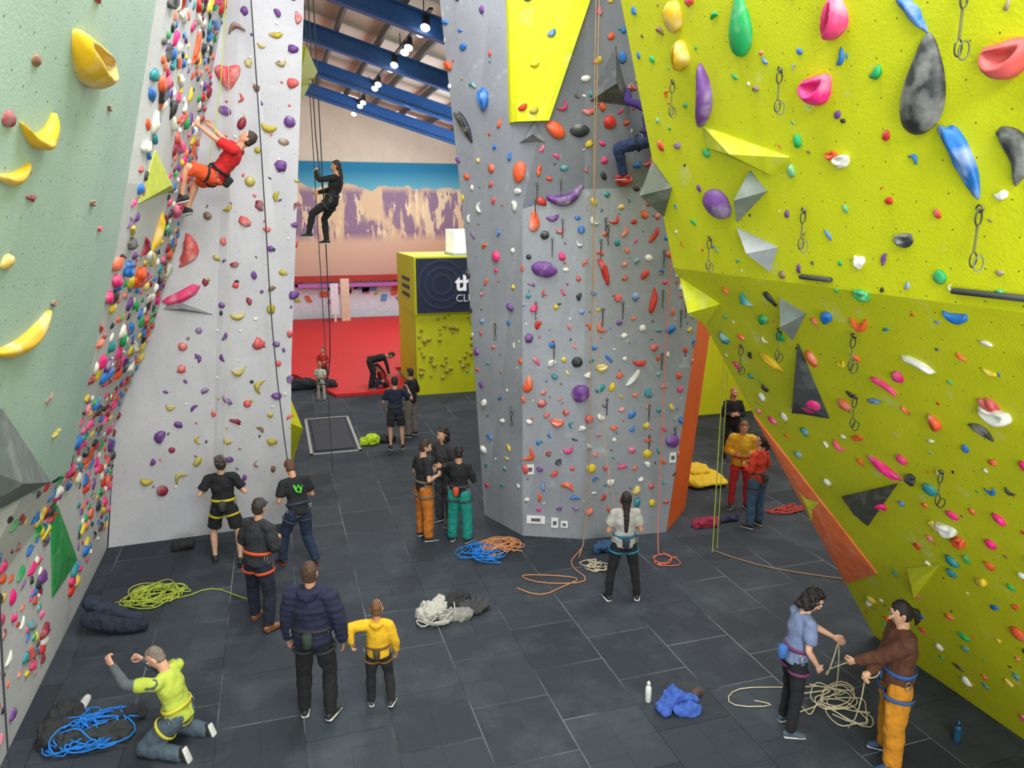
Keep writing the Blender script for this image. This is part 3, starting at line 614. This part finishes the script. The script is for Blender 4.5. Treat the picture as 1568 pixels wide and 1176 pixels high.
for a in [(5.46,6.43,.34,'mustard','cup',0,2.6),(4.82,5.93,.24,'mustard','horn',30,1.9),(4.55,5.70,.18,'mustard','cres',20,2),(5.5,4.73,.30,'mustard','cres',18,2.6),(4.76,5.26,.1,'mustard','round',0,2),(4.28,5.95,.09,'maroon','round',0,2),(7.3,3.63,.12,'olive','crimp',0,2),
   (6.68,4.08,.1,'brown','crimp',30,2),(6.3,6.26,.06,'brown','jug',0,2),(4.48,6.25,.07,'brown','round',0,2),(4.95,5.6,.08,'maroon','crimp',0,2),(6.5,5.6,.07,'brown','jug',0,2),(6.05,4.9,.06,'brown','jug',0,2),(7.0,5.4,.06,'coral','jug',0,2),(5.3,6.75,.07,'maroon','jug',0,2)]: bighold('L1',*a)
volume('L1',[(5.33,4.32),(7.57,3.1),(5.97,3.45),(4.4,3.85),(4.2,4.4)],.2,(95,104,106))
multi=['red','orange','pink','hot','purple','blue','yellow','green','black','white','teal','maroon']
scatter('climbing_holds','LW',720,(8.7,13.3),(.5,9.3),multi+['black','white','orange','blue'],.09,.22,ok=lambda y,z: z<2.9 or y>8.7-(z-2.89)*.35+.1,seed=3,mind=.11,stretch=1.3)
scatter('climbing_holds','LW',130,(5.0,9.5),(.3,3.0),multi,.07,.16,seed=4,mind=.18,stretch=1.4)
scatter('climbing_holds','L3',125,(-2.8,.78),(.9,9.3),['purple','purple','purple','olive','olive','olive','maroon','coral','coral','brown'],.12,.24,ok=lambda x,z: x>-2.6+(z)*.27 and x<z*.08,seed=5,mind=.29)
scatter('climbing_holds','L3',70,(-2.8,.78),(.9,9.3),['purple','olive','white','coral','black'],.05,.08,ok=lambda x,z: x>-2.6+(z)*.27 and x<z*.08,seed=15,mind=.3)
scatter('climbing_holds','T',340,(2.8,7.4),(.5,9.3),['blue','blue','red','orange','orange','white','white','yellow','black','pink','purple','coral','teal'],.09,.18,ok=lambda x,z: x<6.4+z*.09,seed=6,mind=.19)
scatter('climbing_holds','T',160,(2.8,6.9),(.5,9.3),['blue','red','white','black','teal','brown'],.04,.06,ok=lambda x,z: x<6.4+z*.09,seed=16,mind=.2)
scatter('climbing_holds','RW',220,(1.8,7.1),(.4,4.8),['white','white','orange','orange','green','pink','hot','red','yellow','blue','black','teal'],.07,.18,ok=lambda y,z: y<7.15,seed=7,mind=.18)
scatter('climbing_holds','RW',100,(2.2,7.1),(5.0,8.2),['orange','green','blue','white','red','purple','brown','green','blue'],.06,.12,seed=8,mind=.23)
scatter('climbing_holds','RW',170,(2.2,7.1),(.4,8.2),['orange','green','blue','white','red','brown','black'],.03,.05,seed=18,mind=.2)
B=Buf(); r=random.Random(9)
for i in range(95):
    x=r.uniform(4.15,7.8); z=r.uniform(.5,2.5); p=V((x,22.79,z)); hold(B,p,V((0,-1,0)),r.uniform(0,360),r.uniform(.08,.18),'blob',0,i)
make('climbing_holds',B.v,B.f,[HM[CN.index('olive')]],smooth=True)
for a,b,l in ((4.94,5.03,.17),(3.36,5.05,.3)):
    h=onwall('RW',a,b); B=Buf(); c=h[0]+h[1]*.02; B.tube([c-V((0,l,0)),c+V((0,l,0))],[(.025,.02)]*2,h[1],8,.3); make('edge_bar_black',B.v,B.f,[simple('black_bar',(60,62,64))],smooth=True)
def quickdraw(wall,a,b,L,dark=True,dbl=False):
    h=onwall(wall,a,b)
    if not h: return
    P,N=h; B=Buf(); x=V((0,0,1)).cross(N).normalized()
    c=P+N*.03
    B.ring(c,N,x,.022,.022,.006,None,10,0)
    B.ring(c+V((0,0,-.05)),x,V((0,0,1)),.045,.024,.006,None,12,0)
    B.obox(c+V((0,0,-.09-L/2)),x*.009,V((0,0,1))*(L/2),N*.004,1)
    B.ring(c+V((0,0,-.13-L)),x,V((0,0,1)),.045,.025,.005,None,12,0)
    if dbl: B.ring(c+V((0,0,-.15-L))+x*.04,x+N*.6,V((0,0,1)),.048,.026,.005,None,12,0)
    make('quickdraw',B.v,B.f,[simple('carabiner_metal',(95,98,92),.35,.7),simple('sling',(120,120,60) if dark else (60,60,60))],B.m,smooth=False)
for a in [(4.99,6.55,.12),(3.41,6.68,.16),(4.95,5.55,.12),(3.42,5.55,.16),(6.5,6.7,.12),(6.35,5.3,.12),(5.75,4.5,.1),(4.75,4.6,.1),(3.0,6.3,.12),(5.1,4.0,.1),(4.45,3.5,.1),(6.6,4.2,.1)]: quickdraw('RW',a[0],a[1],a[2],dbl=True)
for i in range(26):
    quickdraw('T',rng.uniform(3.3,6.6),rng.uniform(1.5,6.5),.1,False)
for i,(x,z,w_,h_) in enumerate([(4.1,.32,.16,.07),(4.0,1.25,.06,.09),(6.42,1.4,.06,.09),(4.4,.28,.06,.09),(4.55,.26,.06,.06)]):
    h=onwall('T',x,z); P,N=h; B=Buf(); xx=V((0,0,1)).cross(N).normalized(); B.obox(P+N*.01,xx*w_,V((0,0,h_)),N*.008,0); B.obox(P+N*.02,xx*w_*.5,V((0,0,h_*.4)),N*.003,1)
    make('notice_sign',B.v,B.f,[simple('sign_white',(235,235,235)),simple('sign_ink',(90,90,100))],B.m)
for pts,ox in (([(.80,14.3,8.35),(.78,16.2,8.75),(.55,16.2,7.4)],.34),([(.12,15.0,1.5),(.15,16.2,1.8),(.08,16.2,.15)],.26)):
    P=[V(p) for p in pts]; A=sum(P,V((0,0,0)))/3+V((ox,0,0)); back=[p-V((.3,0,0)) for p in P]
    make('climbing_volume',P+[A]+back,[(0,1,3),(1,2,3),(2,0,3),(4,6,5),(0,4,5,1),(1,5,6,2),(2,6,4,0)],[LM],uv=True)

# ---------------------------------------------------------------- far area
mat_poly=[(1.6,23.3),(4.0,23.3),(4.0,27),(15,27),(15,41.6),(-4.4,41.6),(-4.4,30),(.5,26.8)]
vs=[V((x,y,.004)) for x,y in mat_poly]+[V((x,y,.1)) for x,y in mat_poly]; n=8
make('crash_mat_red',vs,[tuple(range(n,2*n))]+[(i,(i+1)%n,(i+1)%n+n,i+n) for i in range(n)],[simple('red_vinyl',(208,28,30),.6)])
B=Buf(); B.box((4.08,8.2,22.8,26,0,2.55),0); B.box((4.06,8.2,22.72,26,2.55,4.3),1); B.box((4.12,8.2,22.66,22.73,2.6,4.25),2)
dk=simple('sign_navy',(34,44,70)); lt=simple('sign_blue',(44,56,84)); 
for rr in (.35,.6,.85): 
    B.ring(V((4.9,22.655,3.45)),V((0,-1,0)),V((1,0,0)),rr*.85,rr*.85,.04,.004,32,3)
for z in (3.0,3.25,3.5): B.box((4.03,4.07,23.6,24.9,z,z+.1),3)
box=make('gym_kiosk_lime',B.v,B.f,[LM,LM,dk,lt],B.m,uv=True)
def text(s,loc,size,c,bold=0,name='sign_text'):
    cu=bpy.data.curves.new(name,'FONT'); cu.body=s; cu.size=size; cu.extrude=.01; cu.offset=bold; o=bpy.data.objects.new(name,cu); COL.objects.link(o); o.location=loc; o.rotation_euler=(rad(90),0,0); cu.materials.append(simple('sign_lettering',c,emit=.3)); o.parent=box; return o
text('the',(5.32,22.63,3.27),.66,(240,240,240),.02,'sign_text_the'); text('CLUB',(5.32,22.63,2.92),.32,(190,195,205),0,'sign_text_club')
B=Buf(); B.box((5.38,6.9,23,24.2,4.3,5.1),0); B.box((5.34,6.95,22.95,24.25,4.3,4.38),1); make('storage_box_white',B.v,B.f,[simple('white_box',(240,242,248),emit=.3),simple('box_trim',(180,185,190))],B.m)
B=Buf()
for a in ((.55,1.75,17.55,17.62),(.55,1.75,20.85,20.92),(.55,.62,17.55,20.9),(1.68,1.75,17.55,20.9)): B.box((a[0],a[1],a[2],a[3],.002,.012))
B.box((.7,1.6,17.8,20.6,.002,.03),1)
make('floor_hatch',B.v,B.f,[simple('hatch_frame',(165,165,160)),simple('hatch_rubber',(44,50,62))],B.m)

# ---------------------------------------------------------------- ropes
def curve(name,splines,r,mats,parent=None):
    cu=bpy.data.curves.new(name,'CURVE'); cu.dimensions='3D'; cu.bevel_depth=r; cu.bevel_resolution=1; cu.resolution_u=3
    for m in mats: cu.materials.append(m)
    for k,sp in enumerate(splines):
        pts,mi2=sp; s=cu.splines.new('NURBS'); s.points.add(len(pts)-1); s.order_u=3; s.use_endpoint_u=True; s.material_index=mi2
        for i,p in enumerate(pts): s.points[i].co=(*p,1)
    o=bpy.data.objects.new(name,cu); COL.objects.link(o); return o
def coil(c,rx,ry,n,h,seed,wig=.5):
    r=random.Random(seed); pts=[];a=r.uniform(0,6); ox=oy=0
    for i in range(n):
        a+=r.uniform(.6,1.3)*(1 if r.random()<.85 else -1.2); k=r.uniform(.2,1)
        if i%9==0: ox,oy=r.uniform(-.35,.35)*rx,r.uniform(-.35,.35)*ry
        pts.append((c[0]+ox+math.cos(a)*rx*k+r.uniform(-.05,.05),c[1]+oy+math.sin(a)*ry*k+r.uniform(-.05,.05),.015+h*r.random()*(1.2-k)))
    return pts
def rm(c): return simple('rope_sheath_%d_%d_%d'%c,c,.85)
RB,RY,RO,RC,RR,RD=rm((30,125,215)),rm((175,190,70)),rm((205,140,95)),rm((205,195,165)),rm((200,70,60)),rm((60,65,75))
RT=rm((170,140,110))
curve('rope_pile_blue',[(coil((-2.2,8.15),.42,.4,190,.24,1),0)],.009,[RB])
curve('rope_pile_green',[(coil((-2.05,11.3),.5,.42,150,.12,2),0),([(-2.4,11.2,.02),(-1.6,11.0,.02),(-1.2,11.4,.02),(-.6,10.6,.02),(-.3,10.3,.4),tuple(b3['pel'])],0)],.008,[RY])
curve('rope_pile_blue_orange',[(coil((3.12,11.25),.5,.42,90,.1,3),0),(coil((3.35,11.35),.42,.32,120,.16,4),1)],.009,[RB,RO])
curve('rope_tangle_orange',[([(3.2,9.9,.015),(3.4,9.5,.015),(3.9,9.75,.015),(4.3,9.9,.015),(3.7,10.2,.015),(3.3,10.3,.015),(3.6,9.9,.015),(4.4,9.7,.015),(4.2,10.4,.015),(4.6,10.8,.015),(4.75,11.0,.02)],0)],.009,[RO])
curve('rope_tangle_pale',[(coil((4.65,10.25),.3,.28,40,.04,6),0)],.007,[RC])
curve('rope_tangle_coral',[(coil((5.75,10.1),.38,.25,22,.04,7),0)],.008,[rm((215,115,90))])
curve('rope_pile_red',[(coil((9.06,11.3),.4,.22,40,.08,8),0)],.010,[RR])
curve('rope_pile_cream',[(coil((5.85,6.35),.5,.35,40,.04,9),0),(coil((6.0,5.95),.35,.4,26,.03,12),0),([(5.0,6.5,.015),(5.3,6.3,.015),(4.6,6.5,.015),(4.9,6.8,.015),(5.5,6.6,.015),(5.9,6.5,.015)],0),
   ([tuple(b11['h'][0]),(5.7,6.0,.55),(5.85,6.2,.05),(6.1,6.3,.015)],0),([tuple(b12['h'][0]),(5.3,5.8,.8),(5.55,6.0,.5),tuple(b11['h'][0])],0),([tuple(b12['h'][1]),(5.45,5.4,.5),(5.55,5.7,.03),(5.9,5.9,.015)],0),([tuple(b12['h'][1]),(5.55,5.3,.95),tuple(b12['pel'])],0)],.007,[RC])
curve('rope_floor_line',[([(6.75,10.15,.015),(7.0,9.6,.015),(7.6,9.0,.015),(8.2,8.6,.015)],0)],.009,[RT])
def hang(name,pts,m,r=.009): curve(name,[([tuple(p) for p in pts],0)],r,[m])
hang('climbing_rope',[(-.05,13.0,9.3),(-.05,12.95,6),(-.1,12.85,3),tuple((b2['pel']))],RD,.010)
hang('climbing_rope',[(-.35,12.9,9.3),(-.5,12.5,7.3),tuple(c1['pel'])],RY,.008)
hang('climbing_rope',[(-.35,12.95,9.3),(-.6,12.95,5),(-.95,12.9,2),tuple(b1['pel'])],RC,.006)
hang('climbing_rope',[(4.66,10.65,9.5),(4.72,10.85,5),(4.8,10.9,.02),(4.5,10.6,.015)],RT,.010)
hang('climbing_rope',[(4.60,10.65,9.5),(4.62,10.7,5),(4.6,9.9,1.6),tuple(b10['pel'])],RT,.007)
hang('climbing_rope',[(6.0,10.5,9.5),(6.0,10.7,5),(6.0,10.75,.02),(5.8,10.3,.015)],rm((215,115,90)),.010)
hang('climbing_rope',[(6.75,10.2,9.4),(6.75,10.2,4),(6.7,10.1,.02)],RY,.010)
hang('climbing_rope',[(6.9,10.3,9.4),(6.9,10.3,4),(6.85,10.2,.02)],RY,.008)
hang('climbing_rope',[(.95,15.6,12.0),(.95,15.6,9),(.94,15.58,6.4),tuple(c2['pel'])],RD,.012)
hang('climbing_rope',[(1.05,15.7,12.0),(1.05,15.7,5),(1.1,17,1.5),(1.15,22.6,.8)],RD,.012)
hang('climbing_rope',[(.86,15.6,12.0),(.9,15.6,5),(.95,16,.02)],RD,.010)
hang('climbing_rope',[(-2.35,7.0,3.2),(-2.6,7.2,1.5),(-2.75,7.4,.02)],RD,.010)
# ---------------------------------------------------------------- floor clutter
def heap(name,at,blobs,mats,vox=.016,amp=.03,seed=0):
    vv=[];ff=[];mm=[]
    for k,(dx,dy,pts,rr) in enumerate(blobs):
        B=Buf(); B.tube([(at[0]+dx+p[0],at[1]+dy+p[1],p[2]) for p in pts],rr,None,12)
        a,b=remesh(B,vox,2,amp,9); n=len(vv); a=[c+V((0,0,noise.noise(c*22)*amp*.5)) for c in a]; a=[V((c.x,c.y,max(c.z,.004))) for c in a]
        vv+=a; ff+=[tuple(i+n for i in q) for q in b]; mm+=[k%len(mats)]*len(b)
    make(name,vv,ff,mats,mm,smooth=True)
def cl(n,c): return simple(n,c,.85,cloth=True)
heap('blue_jacket',(4.11,6.68),[(0,0,[(-.18,0,.05),(0,.08,.09),(.15,.0,.06)],[.09,.12,.08]),(.05,-.1,[(-.1,0,.04),(.1,-.05,.05)],[.08,.07]),(-.15,.05,[(0,0,.04),(-.05,-.15,.04)],[.06,.05])],[cl('jacket_blue',(60,95,180))],amp=.05)
heap('brown_shoes_bag',(4.38,6.78),[(0,0,[(0,0,.05),(.08,.02,.05)],[.055,.05])],[cl('bag_brown',(85,65,60))],amp=.015)
heap('rope_bag_black_white',(2.1,9.5),[(-.25,0,[(-.1,0,.06),(.1,.05,.1)],[.16,.15]),(.05,.05,[(-.1,0,.08),(.12,.05,.12)],[.15,.14]),(.3,-.05,[(-.1,0,.06),(.12,.05,.07)],[.13,.14]),(0,-.18,[(-.15,0,.05),(.15,0,.05)],[.09,.1])],[cl('bag_white',(185,182,175)),cl('bag_black',(40,40,44)),cl('bag_charcoal',(62,62,66)),cl('bag_grey',(140,138,134))],amp=.06)
curve('rope_pile_white',[(coil((2.0,9.42),.42,.28,50,.26,31),0)],.010,[rm((190,187,180))])
heap('kit_bag_black',(-2.45,8.3),[(-.05,0,[(-.1,-.15,.08),(0,.2,.1)],[.14,.16]),(.3,-.25,[(-.25,0,.05),(.25,0,.05)],[.12,.12]),(.55,-.05,[(-.15,0,.05),(.1,.1,.05)],[.1,.1])],[cl('bag_black2',(38,40,44)),cl('bag_dark2',(48,52,54))],amp=.05)
heap('climbing_shoes',(-2.55,8.75),[(0,0,[(-.05,-.08,.05),(-.03,.1,.05)],[.05,.04]),(.15,0,[(-.0,-.08,.05),(.02,.1,.05)],[.05,.04])],[cl('shoe_black',(50,52,58)),cl('shoe_white',(190,190,190))],amp=.015)
heap('jeans_heap',(-2.5,10.5),[(0,0,[(-.15,.15,.34),(.05,.1,.2),(.42,.0,.10)],[.13,.12,.08]),(0,-.2,[(-.15,.15,.2),(.15,.05,.12),(.48,0,.09)],[.12,.11,.075])],[cl('denim_navy',(38,46,66)),cl('denim_dark',(30,38,56))],amp=.03)
heap('backpack_dark',(-1.75,12.9),[(0,0,[(-.1,0,.08),(.1,0,.1)],[.1,.1])],[cl('pack',(35,36,40))])
heap('lime_rope_bag',(2.14,18.0),[(-.15,0,[(-.15,0,.08),(.1,0,.12)],[.12,.15]),(.25,.1,[(-.15,0,.08),(.15,0,.08)],[.12,.12])],[cl('bag_lime',(185,215,40)),cl('bag_dk',(40,42,46))],amp=.05)
heap('red_kit_bag',(7.25,11.1),[(0,0,[(-.2,0,.07),(.1,0,.08)],[.1,.1]),(.35,.1,[(-.1,0,.05),(.25,0,.05)],[.07,.07])],[cl('bag_wine',(150,40,70)),cl('bag_navy',(50,50,80))],amp=.05)
heap('blue_kit_bag',(5.0,10.7),[(0,0,[(-.12,0,.08),(.1,0,.1)],[.09,.1])],[cl('bag_teal',(45,80,120))],amp=.04)
heap('yellow_crash_pad',(8.35,13.2),[(0,0,[(-.35,0,.1),(.35,0,.1)],[(.5,.1),(.5,.1)]),(.0,.2,[(-.2,0,.22),(.2,0,.22)],[(.3,.08),(.3,.08)])],[cl('pad_yellow',(225,190,45))],amp=.03,vox=.03)
heap('dark_kit_bags',(1.0,24.8),[(-.4,0,[(-.3,0,.15),(.3,0,.15)],[.2,.2]),(.4,-.4,[(-.3,0,.2),(.2,0,.2)],[.15,.15])],[cl('bag_k',(35,35,40))],amp=.05,vox=.03)
def bottle(name,at,prof,c,capc):
    seg=20; vs=[];fs=[]
    for r_,z in prof:
        for k in range(seg): a=2*math.pi*k/seg; vs.append(V((at[0]+r_*math.cos(a),at[1]+r_*math.sin(a),z)))
    for i in range(len(prof)-1):
        for k in range(seg): fs.append((i*seg+k,i*seg+(k+1)%seg,(i+1)*seg+(k+1)%seg,(i+1)*seg+k))
    nb_=len(fs); fs.append(tuple(range(seg))[::-1]); fs.append(tuple((len(prof)-1)*seg+k for k in range(seg)))
    idx=[1 if i//seg>=len(prof)-4 else 0 for i in range(nb_)]+[0,1]
    make(name,vs,fs,[simple(name+'_body',c,.3),simple(name+'_cap',capc,.4)],idx,smooth=True)
bottle('water_bottle_white',(3.82,6.87),[(.03,.003),(.036,.01),(.036,.17),(.033,.19),(.02,.215),(.018,.22),(.022,.222),(.022,.25),(.012,.262),(.006,.27)],(230,232,230),(225,225,225))
bottle('water_bottle_blue',(6.66,5.27),[(.036,.003),(.04,.01),(.04,.10),(.035,.12),(.04,.14),(.035,.19),(.025,.2),(.03,.203),(.03,.235),(.018,.25),(.012,.26)],(30,75,110),(25,50,75))

# ---------------------------------------------------------------- lights
def area(name,loc,size,p,rot=(0,0,0),c=(1,.995,.985)):
    l=bpy.data.lights.new(name,'AREA'); l.shape='RECTANGLE'; l.size=size[0]; l.size_y=size[1]; l.energy=p; l.color=c
    o=bpy.data.objects.new(name,l); COL.objects.link(o); o.location=loc; o.rotation_euler=rot; return o
area('ceiling_light',(2.2,4,11.5),(3,5),850,(0,0,0))
area('ceiling_light',(1.8,-2.5,8.8),(4,2),650,(rad(62),0,0))
area('added_fill_front',(1.2,-3.3,3.6),(5,3),480,(rad(88),0,rad(-8)))  # added fill behind the camera to lift the lime overhang; no window there
area('ceiling_light',(1.6,9.8,11),(2.5,2.5),280)
area('ceiling_light',(4.5,21,10),(4,4),700,(0,0,0),(.96,.98,1))
area('ceiling_light',(8.5,34,9),(6,8),800,(0,rad(20),0),(.94,.97,1))
area('added_fill_roof',(11,31,5),(6,8),1900,(0,rad(150),0),(.82,.92,1))  # added light hidden behind the tower, brightens and cools the roof; no real fixture
area('ceiling_light',(11,12,9.5),(5,6),600)
w=bpy.data.worlds.new('world'); sc.world=w; w.use_nodes=True; w.node_tree.nodes['Background'].inputs[0].default_value=(.94,.97,1,1); w.node_tree.nodes['Background'].inputs[1].default_value=.8
